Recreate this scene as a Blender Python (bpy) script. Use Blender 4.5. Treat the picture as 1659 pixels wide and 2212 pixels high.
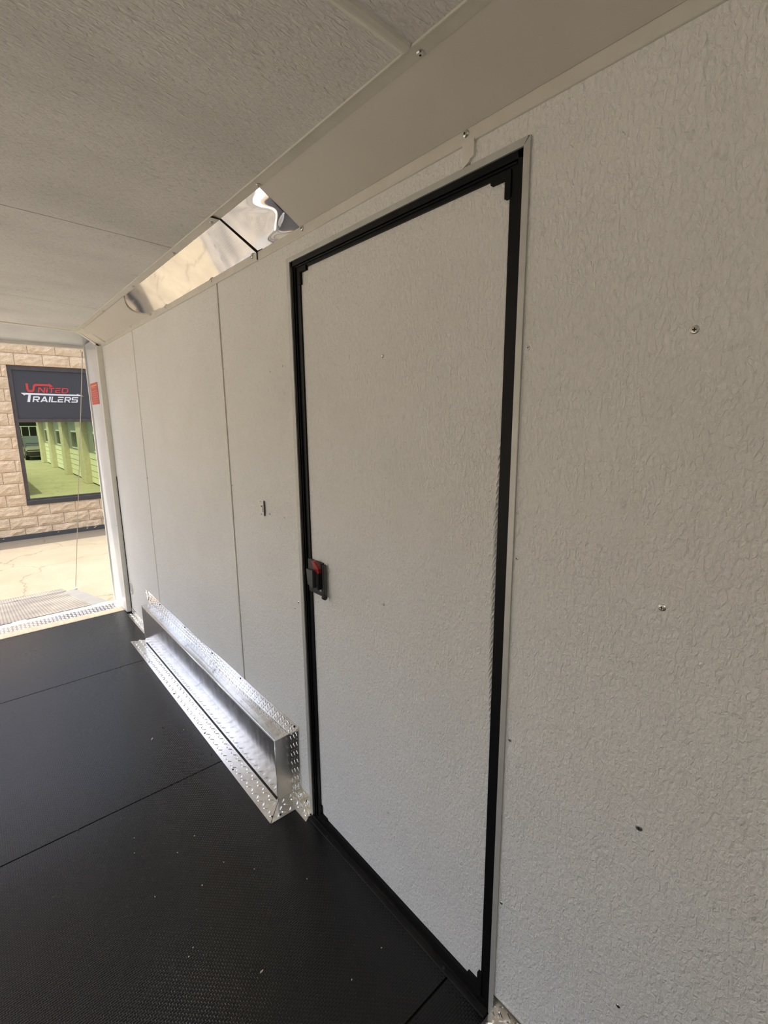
import bpy, bmesh, math, random
from mathutils import Vector, Matrix
random.seed(7)
for o in list(bpy.data.objects):
    bpy.data.objects.remove(o, do_unlink=True)
scene = bpy.context.scene
COL = scene.collection

# ------------------------------------------------------------------ camera
cam_d = bpy.data.cameras.new('camera')
cam_d.sensor_fit = 'HORIZONTAL'
cam_d.sensor_width = 36.0
cam_d.lens = 1028.85 / 1659.0 * 36.0
cam_d.clip_start = 0.02
cam_d.clip_end = 300
cam = bpy.data.objects.new('camera', cam_d)
COL.objects.link(cam)
yaw, pit, rol = math.radians(40.86), math.radians(10.902), math.radians(-0.528)
fw = Vector((math.sin(yaw) * math.cos(pit), math.cos(yaw) * math.cos(pit), -math.sin(pit)))
rt = Vector((math.cos(yaw), -math.sin(yaw), 0))
up = rt.cross(fw)
r2 = rt * math.cos(rol) + up * math.sin(rol)
u2 = -rt * math.sin(rol) + up * math.cos(rol)
m = Matrix((r2, u2, -fw)).transposed().to_4x4()
m.translation = Vector((-0.826, 0.0, 1.5))
cam.matrix_world = m
scene.camera = cam

# ------------------------------------------------------------------ sky, sun, exposure
SUN_DIR = Vector((0.22, -0.18, -1.0)).normalized()
world = bpy.data.worlds.new('world')
scene.world = world
world.use_nodes = True
wn = world.node_tree.nodes
bg = wn['Background']
sky = wn.new('ShaderNodeTexSky')
sky.sky_type = 'NISHITA'
sky.sun_disc = False
sky.sun_elevation = math.asin(-SUN_DIR.z)
sky.sun_rotation = math.atan2(-SUN_DIR.x, -SUN_DIR.y)
sky.air_density = 1.0
sky.dust_density = 7.0
sky.ozone_density = 0.7
world.node_tree.links.new(sky.outputs[0], bg.inputs[0])
bg.inputs[1].default_value = 0.245
sun_d = bpy.data.lights.new('sun', 'SUN')
sun_d.energy = 3.7
sun_d.angle = math.radians(0.55)
sun_d.color = (1.0, 0.93, 0.82)
sun = bpy.data.objects.new('sun', sun_d)
COL.objects.link(sun)
sun.location = (-2, 6, 12)
sun.rotation_euler = SUN_DIR.to_track_quat('-Z', 'Y').to_euler()
scene.view_settings.view_transform = 'Standard'
scene.view_settings.look = 'None'
scene.view_settings.gamma = 1.0
scene.view_settings.use_curve_mapping = False
scene.view_settings.exposure = 0.98

# ------------------------------------------------------------------ materials
def lin(r, g, b):
    f = lambda c: (c / 255 / 12.92) if c / 255 <= 0.04045 else ((c / 255 + 0.055) / 1.055) ** 2.4
    return (f(r), f(g), f(b), 1)

class NT:
    def __init__(s, name):
        s.m = bpy.data.materials.new(name)
        s.m.use_nodes = True
        s.t = s.m.node_tree
        s.b = s.t.nodes['Principled BSDF']
    def n(s, typ, **kw):
        nd = s.t.nodes.new(typ)
        for k, v in kw.items():
            if k in nd.inputs: nd.inputs[k].default_value = v
            else: setattr(nd, k, v)
        return nd
    def l(s, a, b): s.t.links.new(a, b)
    def coord(s, scale=(1, 1, 1), rot=(0, 0, 0)):
        g = s.n('ShaderNodeNewGeometry')
        mp = s.n('ShaderNodeMapping')
        mp.inputs['Scale'].default_value = scale
        mp.inputs['Rotation'].default_value = rot
        s.l(g.outputs['Position'], mp.inputs['Vector'])
        return mp.outputs[0]
    def bump(s, h, strength, dist, prev=None):
        b = s.n('ShaderNodeBump', Strength=strength, Distance=dist)
        s.l(h, b.inputs['Height'])
        if prev is not None: s.l(prev, b.inputs['Normal'])
        s.l(b.outputs[0], s.b.inputs['Normal'])
        return b.outputs[0]
    def ramp(s, fac, stops):
        r = s.n('ShaderNodeValToRGB')
        el = r.color_ramp.elements
        while len(el) < len(stops): el.new(0.5)
        for e, (p, c) in zip(el, stops):
            e.position = p; e.color = c
        s.l(fac, r.inputs[0])
        return r.outputs[0]

def simple(name, col, rough=0.5, metal=0.0, spec=0.5, coat=0.0):
    t = NT(name)
    t.b.inputs['Base Color'].default_value = col
    t.b.inputs['Roughness'].default_value = rough
    t.b.inputs['Metallic'].default_value = metal
    t.b.inputs['Specular IOR Level'].default_value = spec
    t.b.inputs['Coat Weight'].default_value = coat
    return t.m

def varied(name, c1, c2, scale, rough, metal=0.0, bump=None, stretch=(1, 1, 1), spec=0.5, rvar=0.0):
    t = NT(name)
    n1 = t.n('ShaderNodeTexNoise', Scale=scale, Detail=5.0, Roughness=0.6)
    t.l(t.coord(stretch), n1.inputs['Vector'])
    c = t.ramp(n1.outputs['Fac'], [(0.35, c1), (0.65, c2)])
    t.l(c, t.b.inputs['Base Color'])
    t.b.inputs['Roughness'].default_value = rough
    t.b.inputs['Metallic'].default_value = metal
    t.b.inputs['Specular IOR Level'].default_value = spec
    if rvar:
        mr = t.n('ShaderNodeMapRange')
        mr.inputs['To Min'].default_value = rough - rvar
        mr.inputs['To Max'].default_value = rough + rvar
        t.l(n1.outputs['Fac'], mr.inputs['Value'])
        t.l(mr.outputs[0], t.b.inputs['Roughness'])
    if bump:
        n2 = t.n('ShaderNodeTexNoise', Scale=bump[0], Detail=4.0)
        t.l(t.coord(stretch), n2.inputs['Vector'])
        t.bump(n2.outputs['Fac'], bump[1], bump[2])
    return t.m

def embossed(name, c1, c2, speck, stretch, stain=0.0):
    t = NT(name)
    co = t.coord(stretch)
    big = t.n('ShaderNodeTexNoise', Scale=3.5, Detail=6.0, Roughness=0.65)
    t.l(t.coord((1, 1, 1)), big.inputs['Vector'])
    c = t.ramp(big.outputs['Fac'], [(0.3, c1), (0.7, c2)])
    fine = t.n('ShaderNodeTexNoise', Scale=85.0, Detail=2.0)
    t.l(co, fine.inputs['Vector'])
    sp = t.ramp(fine.outputs['Fac'], [(0.27, (speck, speck, speck, 1)), (0.40, (1, 1, 1, 1))])
    mx = t.n('ShaderNodeMixRGB', blend_type='MULTIPLY')
    mx.inputs[0].default_value = 1.0
    t.l(c, mx.inputs[1]); t.l(sp, mx.inputs[2])
    out = mx.outputs[0]
    if stain:
        st = t.n('ShaderNodeTexNoise', Scale=1.6, Detail=4.0)
        t.l(t.coord((0.8, 1.6, 1)), st.inputs['Vector'])
        sr = t.ramp(st.outputs['Fac'], [(0.42, (1, 1, 1, 1)), (0.66, (1 - stain, 1 - stain, 1 - stain, 1))])
        m2 = t.n('ShaderNodeMixRGB', blend_type='MULTIPLY')
        m2.inputs[0].default_value = 1.0
        t.l(out, m2.inputs[1]); t.l(sr, m2.inputs[2])
        out = m2.outputs[0]
    t.l(out, t.b.inputs['Base Color'])
    t.b.inputs['Roughness'].default_value = 0.5
    t.b.inputs['Specular IOR Level'].default_value = 0.35
    w = t.n('ShaderNodeTexNoise', Scale=150.0, Detail=3.0, Roughness=0.55, Distortion=0.8)
    t.l(co, w.inputs['Vector'])
    t.bump(w.outputs['Fac'], 0.8, 0.008)
    return t.m

M = {}
M['wall'] = embossed('embossed white wall board', (0.835, 0.828, 0.80, 1), (0.885, 0.878, 0.85, 1), 0.90, (1, 1, 0.55))
M['leaf'] = embossed('embossed white door skin', (0.835, 0.828, 0.80, 1), (0.875, 0.868, 0.84, 1), 0.93, (1, 1, 0.55))
M['ceil'] = embossed('embossed white ceiling board', (0.85, 0.84, 0.81, 1), (0.90, 0.89, 0.86, 1), 0.86, (0.45, 1, 1), 0.14)
M['trim'] = varied('cream painted metal trim', (0.75, 0.73, 0.66, 1), (0.80, 0.78, 0.71, 1), 14, 0.35)
M['greytrim'] = varied('pale grey aluminium trim', (0.52, 0.52, 0.49, 1), (0.58, 0.58, 0.55, 1), 20, 0.42, 0.35)
M['jamb'] = varied('grey white jamb metal', (0.58, 0.61, 0.64, 1), (0.66, 0.69, 0.71, 1), 6, 0.3, 0.1)
M['black'] = varied('black door frame', (0.003, 0.003, 0.0036, 1), (0.005, 0.005, 0.006, 1), 30, 0.42, spec=0.18)
M['rubber'] = varied('black rubber seal', (0.003, 0.003, 0.003, 1), (0.006, 0.006, 0.006, 1), 60, 0.65, bump=(200, 0.3, 0.001), spec=0.2)
M['dark'] = simple('dark gap', (0.02, 0.018, 0.016, 1), 0.8)
M['sillblk'] = varied('worn black threshold', (0.003, 0.003, 0.003, 1), (0.013, 0.0115, 0.010, 1), 25, 0.5, spec=0.25, stretch=(3, 0.5, 3), rvar=0.12)

def mat_floor():
    t = NT('black rubber floor mat')
    co = t.coord((1, 1, 1))
    n1 = t.n('ShaderNodeTexNoise', Scale=2.2, Detail=7.0, Roughness=0.65)
    t.l(co, n1.inputs['Vector'])
    c = t.ramp(n1.outputs['Fac'], [(0.4, (0.0030, 0.0028, 0.0026, 1)), (0.72, (0.0062, 0.0056, 0.005, 1))])
    n3 = t.n('ShaderNodeTexNoise', Scale=240.0, Detail=1.0)
    t.l(co, n3.inputs['Vector'])
    d = t.ramp(n3.outputs['Fac'], [(0.74, (0, 0, 0, 1)), (0.80, (0.09, 0.08, 0.065, 1))])
    ad = t.n('ShaderNodeMixRGB', blend_type='ADD'); ad.inputs[0].default_value = 1.0
    t.l(c, ad.inputs[1]); t.l(d, ad.inputs[2])
    t.l(ad.outputs[0], t.b.inputs['Base Color'])
    mr = t.n('ShaderNodeMapRange')
    mr.inputs['To Min'].default_value = 0.23
    mr.inputs['To Max'].default_value = 0.30
    t.l(n1.outputs['Fac'], mr.inputs['Value'])
    t.l(mr.outputs[0], t.b.inputs['Roughness'])
    t.b.inputs['Specular IOR Level'].default_value = 0.40
    br = t.n('ShaderNodeTexBrick', Scale=1.0)
    br.inputs['Mortar Size'].default_value = 0.0016
    br.inputs['Mortar Smooth'].default_value = 1.0
    br.inputs['Brick Width'].default_value = 0.013
    br.inputs['Row Height'].default_value = 0.0065
    t.l(co, br.inputs['Vector'])
    t.bump(br.outputs['Fac'], 0.4, -0.0014)
    return t.m
M['mat'] = mat_floor()

def metal(name, col, rough, bumpscale=None, bs=0.1, bd=0.01, stretch=(1, 1, 1), smear=None, aniso=0.0):
    t = NT(name)
    t.b.inputs['Metallic'].default_value = 1.0
    t.b.inputs['Roughness'].default_value = rough
    t.b.inputs['Anisotropic'].default_value = aniso
    n1 = t.n('ShaderNodeTexNoise', Scale=9.0, Detail=6.0)
    t.l(t.coord(smear or (1, 1, 1)), n1.inputs['Vector'])
    c2 = tuple(x * 0.86 for x in col[:3]) + (1,)
    t.l(t.ramp(n1.outputs['Fac'], [(0.35, c2), (0.65, col)]), t.b.inputs['Base Color'])
    mr = t.n('ShaderNodeMapRange')
    mr.inputs['To Min'].default_value = max(0.01, rough * 0.7)
    mr.inputs['To Max'].default_value = rough * 1.3
    t.l(n1.outputs['Fac'], mr.inputs['Value'])
    t.l(mr.outputs[0], t.b.inputs['Roughness'])
    if bumpscale:
        n2 = t.n('ShaderNodeTexNoise', Scale=bumpscale, Detail=2.0)
        t.l(t.coord(stretch), n2.inputs['Vector'])
        t.bump(n2.outputs['Fac'], bs, bd)
    return t.m
M['mirror'] = metal('polished white aluminium cove', (0.86, 0.84, 0.80, 1), 0.04, 4.0, 0.03, 0.01, (1, 0.8, 1))
M['film'] = varied('smooth white film on cove', (0.64, 0.61, 0.55, 1), (0.68, 0.65, 0.59, 1), 3, 0.42, 0.0)
M['covelip'] = varied('cove flange cream metal', (0.70, 0.68, 0.61, 1), (0.76, 0.74, 0.67, 1), 12, 0.32, 0.25)
M['brushed'] = metal('brushed aluminium wheel box', (0.80, 0.80, 0.79, 1), 0.17, 14.0, 0.10, 0.004, (1, 1, 0.4), (1, 4, 1))
M['endmetal'] = metal('dull aluminium end panel', (0.62, 0.61, 0.59, 1), 0.36)
M['diamond'] = metal('aluminium tread plate', (0.86, 0.85, 0.83, 1), 0.22, 30, 0.08, 0.002)
M['tread_bright'] = metal('shiny aluminium tread plate', (0.88, 0.86, 0.82, 1), 0.21, 30, 0.10, 0.002)
M['screw'] = metal('zinc screw head', (0.70, 0.69, 0.66, 1), 0.28)
M['slot'] = simple('dark screw slot', (0.015, 0.014, 0.013, 1), 0.7)
M['bolt'] = simple('dark screw', (0.03, 0.03, 0.032, 1), 0.4, 0.6)
M['paintscrew'] = simple('white painted screw', (0.62, 0.60, 0.55, 1), 0.35)
M['latchblk'] = simple('black powder coated latch', (0.012, 0.012, 0.013, 1), 0.35)
M['latchgrey'] = simple('dark grey latch metal', (0.10, 0.10, 0.10, 1), 0.35, 0.6)
M['red'] = simple('red plastic lever', (0.30, 0.006, 0.010, 1), 0.3)
M['clip'] = simple('white plastic clip', (0.78, 0.77, 0.74, 1), 0.35)
M['sticker'] = simple('red sticker', (0.52, 0.05, 0.025, 1), 0.5)
M['stickyel'] = simple('orange yellow sticker print', (0.70, 0.30, 0.04, 1), 0.5)
M['stickpale'] = simple('pale red sticker print', (0.65, 0.22, 0.14, 1), 0.5)
M['chip'] = simple('pale wood shaving', (0.55, 0.45, 0.30, 1), 0.7)
M['crumb'] = simple('dark rubber crumb', (0.012, 0.012, 0.012, 1), 0.8)
M['cable'] = simple('thin steel cable', (0.42, 0.40, 0.35, 1), 0.4, 0.7)
M['skin'] = simple('white trailer skin', (0.75, 0.75, 0.74, 1), 0.3)

def mat_ramp():
    t = NT('grey ribbed ramp mat')
    co = t.coord((1, 1, 1))
    n1 = t.n('ShaderNodeTexNoise', Scale=3.0, Detail=6.0)
    t.l(co, n1.inputs['Vector'])
    t.l(t.ramp(n1.outputs['Fac'], [(0.35, (0.105, 0.10, 0.095, 1)), (0.7, (0.20, 0.185, 0.16, 1))]), t.b.inputs['Base Color'])
    t.b.inputs['Roughness'].default_value = 0.6
    w = t.n('ShaderNodeTexWave', Scale=14.0, wave_type='BANDS', bands_direction='X')
    t.l(co, w.inputs['Vector'])
    t.bump(w.outputs['Fac'], 0.8, 0.008)
    return t.m
M['ramp'] = mat_ramp()
M['rampbase'] = varied('grey ramp border', (0.13, 0.13, 0.132, 1), (0.17, 0.168, 0.165, 1), 8, 0.5)

def mat_ground():
    t = NT('sunlit concrete yard')
    co = t.coord((1, 1, 1))
    n1 = t.n('ShaderNodeTexNoise', Scale=1.3, Detail=9.0, Roughness=0.7)
    t.l(co, n1.inputs['Vector'])
    c = t.ramp(n1.outputs['Fac'], [(0.3, (0.178, 0.154, 0.113, 1)), (0.7, (0.225, 0.198, 0.150, 1))])
    v = t.n('ShaderNodeTexVoronoi', feature='DISTANCE_TO_EDGE', Scale=0.55)
    n2 = t.n('ShaderNodeTexNoise', Scale=2.5, Detail=6.0)
    t.l(co, n2.inputs['Vector'])
    mx = t.n('ShaderNodeMixRGB', blend_type='ADD'); mx.inputs[0].default_value = 0.5
    t.l(co, mx.inputs[1]); t.l(n2.outputs['Color'], mx.inputs[2])
    t.l(mx.outputs[0], v.inputs['Vector'])
    k = t.ramp(v.outputs['Distance'], [(0.002, (0.62, 0.60, 0.58, 1)), (0.006, (1, 1, 1, 1))])
    mm = t.n('ShaderNodeMixRGB', blend_type='MULTIPLY'); mm.inputs[0].default_value = 1.0
    t.l(c, mm.inputs[1]); t.l(k, mm.inputs[2])
    t.l(mm.outputs[0], t.b.inputs['Base Color'])
    t.b.inputs['Roughness'].default_value = 0.85
    t.b.inputs['Specular IOR Level'].default_value = 0.2
    n3 = t.n('ShaderNodeTexNoise', Scale=30, Detail=5.0)
    t.l(co, n3.inputs['Vector'])
    t.bump(n3.outputs['Fac'], 0.4, 0.01)
    return t.m
M['ground'] = mat_ground()
M['sun_painted_dust'] = varied('dusty tan ribbed rubber edge', (0.20, 0.165, 0.125, 1), (0.27, 0.225, 0.17, 1), 30, 0.7, bump=(90, 0.5, 0.003), stretch=(2, 0.4, 1))  # dust colour with the sun patch on the mat painted into the tan
M['block'] = varied('peach split face block', (0.75, 0.555, 0.355, 1), (0.86, 0.67, 0.45, 1), 9, 0.85, bump=(45, 0.9, 0.02), spec=0.15)
M['mortar'] = varied('peach grey mortar', (0.42, 0.30, 0.20, 1), (0.50, 0.37, 0.26, 1), 20, 0.9, spec=0.1)
M['bronze'] = varied('dark bronze window frame', (0.085, 0.070, 0.062, 1), (0.115, 0.095, 0.085, 1), 10, 0.4, 0.3)
M['sillgrey'] = simple('dark grey sill', (0.06, 0.06, 0.065, 1), 0.4, 0.2)
M['basegrey'] = simple('dark grey footing', (0.09, 0.085, 0.08, 1), 0.8)
M['board'] = simple('charcoal sign board', (0.055, 0.054, 0.058, 1), 0.45)
M['signred'] = simple('red sign lettering', (0.60, 0.055, 0.05, 1), 0.45)
M['signwhite'] = simple('white sign lettering', (0.80, 0.80, 0.80, 1), 0.45)
def mat_glass():
    t = NT('green reflective window glass')
    t.b.inputs['Base Color'].default_value = (0.46, 0.60, 0.34, 1)
    t.b.inputs['Metallic'].default_value = 1.0
    t.b.inputs['Roughness'].default_value = 0.008
    return t.m
M['glass'] = mat_glass()
M['gcol'] = varied('tan stucco column', (0.46, 0.40, 0.30, 1), (0.52, 0.46, 0.36, 1), 12, 0.85)
M['gsiding'] = varied('cream siding board', (0.66, 0.62, 0.50, 1), (0.72, 0.68, 0.56, 1), 6, 0.7)
M['gwall'] = varied('grey upper wall', (0.30, 0.31, 0.29, 1), (0.36, 0.36, 0.34, 1), 6, 0.8)
M['gcap'] = simple('white column cap', (0.8, 0.8, 0.76, 1), 0.6)
M['gdark'] = simple('dark window pane', (0.03, 0.035, 0.04, 1), 0.2)
M['roofdark'] = simple('dark eave', (0.07, 0.075, 0.07, 1), 0.8)
M['carpaint'] = simple('dark car paint', (0.03, 0.025, 0.028, 1), 0.25)
M['tyre'] = simple('black tyre', (0.015, 0.015, 0.015, 1), 0.8)
M['hub'] = simple('grey wheel hub', (0.35, 0.35, 0.36, 1), 0.35, 0.8)
M['fence'] = simple('pale fence post', (0.40, 0.44, 0.42, 1), 0.6)

# ------------------------------------------------------------------ builders
def wloc(p):
    v = Vector((0, 0, 0))
    while p is not None:
        v += p.location; p = p.parent
    return v

def link(o, parent=None):
    COL.objects.link(o)
    if parent is not None: o.parent = parent
    return o

def tag(o, label=None, cat=None, group=None, kind=None):
    if label: o['label'] = label
    if cat: o['category'] = cat
    if group: o['group'] = group
    if kind: o['kind'] = kind
    return o

def empty(name, loc=(0, 0, 0), parent=None):
    o = bpy.data.objects.new(name, None)
    o.empty_display_size = 0.05
    link(o, parent)
    o.location = Vector(loc) - wloc(parent)
    return o

def obj(name, bm, mat, parent=None, smooth=False):
    """one bmesh (world coordinates) -> one object whose origin is its own base centre"""
    bmesh.ops.recalc_face_normals(bm, faces=bm.faces[:])
    xs = [v.co for v in bm.verts]
    c = Vector(((min(v.x for v in xs) + max(v.x for v in xs)) / 2,
                (min(v.y for v in xs) + max(v.y for v in xs)) / 2,
                min(v.z for v in xs)))
    for v in bm.verts: v.co -= c
    me = bpy.data.meshes.new(name)
    bm.to_mesh(me); bm.free()
    for mt in (mat if isinstance(mat, (list, tuple)) else [mat]): me.materials.append(mt)
    if smooth:
        for p in me.polygons: p.use_smooth = True
    o = bpy.data.objects.new(name, me)
    link(o, parent)
    o.location = c - wloc(parent)
    return o

def add_box(bm, x0, x1, y0, y1, z0, z1, bev=0.0, seg=1):
    vs = [bm.verts.new((x, y, z)) for x in (x0, x1) for y in (y0, y1) for z in (z0, z1)]
    fs = []
    for q in ((0, 1, 3, 2), (4, 6, 7, 5), (0, 4, 5, 1), (2, 3, 7, 6), (0, 2, 6, 4), (1, 5, 7, 3)):
        fs.append(bm.faces.new([vs[i] for i in q]))
    if bev:
        es = list({e for f in fs for e in f.edges})
        bmesh.ops.bevel(bm, geom=es, offset=bev, segments=seg, affect='EDGES')
    return vs

def box(name, x0, x1, y0, y1, z0, z1, mat, parent=None, bev=0.0, seg=1):
    bm = bmesh.new()
    add_box(bm, min(x0, x1), max(x0, x1), min(y0, y1), max(y0, y1), min(z0, z1), max(z0, z1), bev, seg)
    return obj(name, bm, mat, parent)

def add_prism(bm, pts2, axis, a, b):
    """extrude polygon pts2 along axis between a and b. axis 'x': pts=(y,z); 'y': (x,z); 'z': (x,y)"""
    def P(p, t):
        return {'x': (t, p[0], p[1]), 'y': (p[0], t, p[1]), 'z': (p[0], p[1], t)}[axis]
    A = [bm.verts.new(P(p, a)) for p in pts2]
    B = [bm.verts.new(P(p, b)) for p in pts2]
    bm.faces.new(A); bm.faces.new(B[::-1])
    n = len(pts2)
    for i in range(n):
        bm.faces.new([A[i], B[i], B[(i + 1) % n], A[(i + 1) % n]])

def prism(name, pts2, axis, a, b, mat, parent=None):
    bm = bmesh.new(); add_prism(bm, pts2, axis, a, b)
    return obj(name, bm, mat, parent)

def frame_of(n):
    n = Vector(n).normalized()
    t = Vector((0, 0, 1)) if abs(n.z) < 0.9 else Vector((1, 0, 0))
    u = n.cross(t).normalized(); v = n.cross(u)
    return u, v, n

def add_lathe(bm, c, n, prof, seg=14):
    """prof: list of (radius, height along n)"""
    u, v, n = frame_of(n); c = Vector(c)
    rings = []
    for r, h in prof:
        if r < 1e-6:
            rings.append([bm.verts.new(c + n * h)])
        else:
            rings.append([bm.verts.new(c + n * h + (u * math.cos(2 * math.pi * i / seg) + v * math.sin(2 * math.pi * i / seg)) * r) for i in range(seg)])
    for A, B in zip(rings, rings[1:]):
        if len(A) == 1 and len(B) == 1: continue
        for i in range(seg):
            j = (i + 1) % seg
            if len(A) == 1: bm.faces.new([A[0], B[i], B[j]])
            elif len(B) == 1: bm.faces.new([A[i], B[0], A[j]])
            else: bm.faces.new([A[i], B[i], B[j], A[j]])

def tube(name, pts, r, mat, parent=None, seg=8):
    bm = bmesh.new()
    pts = [Vector(p) for p in pts]
    rings = []
    for i, p in enumerate(pts):
        d = (pts[min(i + 1, len(pts) - 1)] - pts[max(i - 1, 0)]).normalized()
        u, v, n = frame_of(d)
        rings.append([bm.verts.new(p + (u * math.cos(2 * math.pi * k / seg) + v * math.sin(2 * math.pi * k / seg)) * r) for k in range(seg)])
    for A, B in zip(rings, rings[1:]):
        for k in range(seg): bm.faces.new([A[k], B[k], B[(k + 1) % seg], A[(k + 1) % seg]])
    bm.faces.new(rings[0][::-1]); bm.faces.new(rings[-1])
    return obj(name, bm, mat, parent, True)

# screws: one mesh per kind, shared between all copies ----------------
def screw_mesh(name, r, h, mats, n, slot):
    bm = bmesh.new()
    add_lathe(bm, (0, 0, 0), n, [(r, -0.0015), (r, h * 0.35), (r * 0.8, h * 0.8), (r * 0.45, h), (0, h)], 12)
    if slot:
        u, v, nn = frame_of(n)
        for a, b in ((u, v), (v, u)):
            w = r * 0.12; L = r * 0.48
            q = [bm.verts.new(nn * (h + 0.0003) + a * s * L + b * t * w) for s, t in ((-1, -1), (1, -1), (1, 1), (-1, 1))]
            f = bm.faces.new(q); f.material_index = 1
    else:
        c = [bm.verts.new(Vector(n).normalized() * (h + 0.0003) + (frame_of(n)[0] * math.cos(k) + frame_of(n)[1] * math.sin(k)) * r * 0.3) for k in [2 * math.pi * i / 8 for i in range(8)]]
        f = bm.faces.new(c); f.material_index = 1
    me = bpy.data.meshes.new(name)
    bm.to_mesh(me); bm.free()
    for mm in mats: me.materials.append(mm)
    return me
NX = (-1, 0, 0)
SM = {
    'wall': screw_mesh('wall_screw', 0.0062, 0.0018, (M['screw'], M['slot']), NX, True),
    'wall_small': screw_mesh('wall_screw_small', 0.0042, 0.0015, (M['screw'], M['slot']), NX, True),
    'paint': screw_mesh('painted_screw', 0.0046, 0.003, (M['paintscrew'], M['screw']), NX, False),
    'dark_floor': screw_mesh('floor_screw', 0.0045, 0.0022, (M['bolt'], M['slot']), (0, 0, 1), False),
    'dark_wall': screw_mesh('plate_screw', 0.0042, 0.0022, (M['bolt'], M['slot']), NX, False),
    'cove': screw_mesh('cove_screw', 0.0075, 0.004, (M['screw'], M['slot']), NX, False),
    'coveup': screw_mesh('cove_screw_up', 0.0075, 0.004, (M['screw'], M['slot']), (0, 0, -1), False),
}
def screw(kind, p, parent, name='screw'):
    o = bpy.data.objects.new(name, SM[kind])
    link(o, parent)
    o.location = Vector(p) - wloc(parent)
    return o

# tread plate lugs --------------------------------------------------
def add_lugs(bm, org, u, v, n, lu, lv, pitch=0.025, L=0.0125, W=0.0034, H=0.0027, keep=None):
    org, u, v, n = Vector(org), Vector(u), Vector(v), Vector(n)
    nu, nv = int(lu / pitch), max(1, int(lv / pitch))
    pu, pv = lu / nu, lv / nv
    for i in range(nu):
        for j in range(nv):
            s = (i + 0.5) * pu; t = (j + 0.5) * pv
            if keep and not keep(s, t): continue
            a = math.radians(45 if (i + j) % 2 else -45) + 0.0
            d = u * math.cos(a) + v * math.sin(a)
            e = -u * math.sin(a) + v * math.cos(a)
            c = org + u * s + v * t
            P = [c - d * L, c - d * L * 0.45 - e * W, c + d * L * 0.45 - e * W, c + d * L, c + d * L * 0.45 + e * W, c - d * L * 0.45 + e * W]
            B = [bm.verts.new(p) for p in P]
            T = [bm.verts.new(c + d * L * k + n * H) for k in (-0.5, 0.5)]
            bm.faces.new([B[0], B[1], T[0]]); bm.faces.new([B[1], B[2], T[1], T[0]])
            bm.faces.new([B[2], B[3], T[1]]); bm.faces.new([B[3], B[4], T[1]])
            bm.faces.new([B[4], B[5], T[0], T[1]]); bm.faces.new([B[5], B[0], T[0]])

# ================================================================== SETTING
YF, YR = -2.6, 4.06          # front wall, rear end of the wall boards
XL = -2.36                   # left wall
GZ = -0.556                  # yard level

# ---- yard
g = box('ground', -30, 30, -32, 40, GZ - 0.05, GZ, M['ground'])
tag(g, 'sunlit pale concrete yard with fine cracks outside the trailer', kind='structure')

# ---- floor
fl = empty('floor', (-1.18, 1.0, -0.02))
tag(fl, 'black textured rubber mat floor of the trailer', kind='structure')
box('floor_deck', XL - 0.05, 0.05, YF, 4.26, -0.12, -0.006, M['dark'], fl)
seams = [YF, -1.79, -0.555, 0.681, 1.919, 3.159, 4.262]
for a, b in zip(seams, seams[1:]):
    box('floor_mat', XL, 0.0, a + 0.002, b - 0.002, -0.006, 0.0, M['mat'], fl, 0.001)
for x, y in ((-0.285, 3.159), (-0.62, 3.159), (-0.36, 1.926), (-0.70, 1.919), (-0.27, 2.35), (-0.42, 1.05), (-0.55, 0.72)):
    screw('dark_floor', (x, y, 0.0), fl)

# ---- right wall
wr = empty('wall_right', (0.02, 0.8, 0.0))
tag(wr, 'white embossed board wall on the right with narrow batten seams', kind='structure')
box('wall_backing', 0.030, 0.060, YF, 4.10, -0.12, 2.2, M['dark'], wr)
TOPZ = 2.062
def wpanel(y0, y1, z0, z1): return box('wall_panel', 0.0, 0.028, y0, y1, z0, z1, M['wall'], wr, 0.0012)
wpanel(YF, -0.57, 0, TOPZ)
wpanel(-0.565, 0.5555, 0, TOPZ)
wpanel(0.5550, 0.684, 1.990, TOPZ)
wpanel(0.688, 1.3885, 1.990, TOPZ)
wpanel(1.388, 1.9425, 0, TOPZ)
wpanel(1.9475, 3.2180, 0, TOPZ)
wpanel(3.2225, YR, 0, TOPZ)
# seam battens
b_ = box('seam_batten', -0.003, 0.0, 1.9482, 1.9620, 0.335, 2.035, M['trim'], wr, 0.001)
b_ = box('seam_batten', -0.002, 0.001, 3.2240, 3.2310, 0.335, 2.040, M['trim'], wr, 0.0008)
bm = bmesh.new()                     # stub of batten above the door, roughly cut at its foot
add_prism(bm, [(0.671, 2.037), (0.671, 2.0065), (0.679, 2.004), (0.683, 1.999), (0.6995, 1.9915), (0.7005, 2.037)], 'x', -0.006, 0.0)
obj('batten_stub', bm, M['trim'], wr)
for y, z in ((0.256, 1.626), (0.260, 1.194), (0.259, 0.773)):
    screw('wall', (0, y, z), wr)
for y, z in ((0.533, 1.632), (0.537, 1.218), (0.534, 0.799), (0.537, 0.358), (0.262, 0.36),
             (1.462, 1.68), (1.55, 1.67), (1.94, 1.71), (3.20, 1.52), (1.50, 1.16), (1.61, 1.158), (1.935, 1.235),
             (1.43, 0.86), (1.455, 0.83), (3.21, 1.16)):
    screw('wall_small', (0, y, z), wr)

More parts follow.
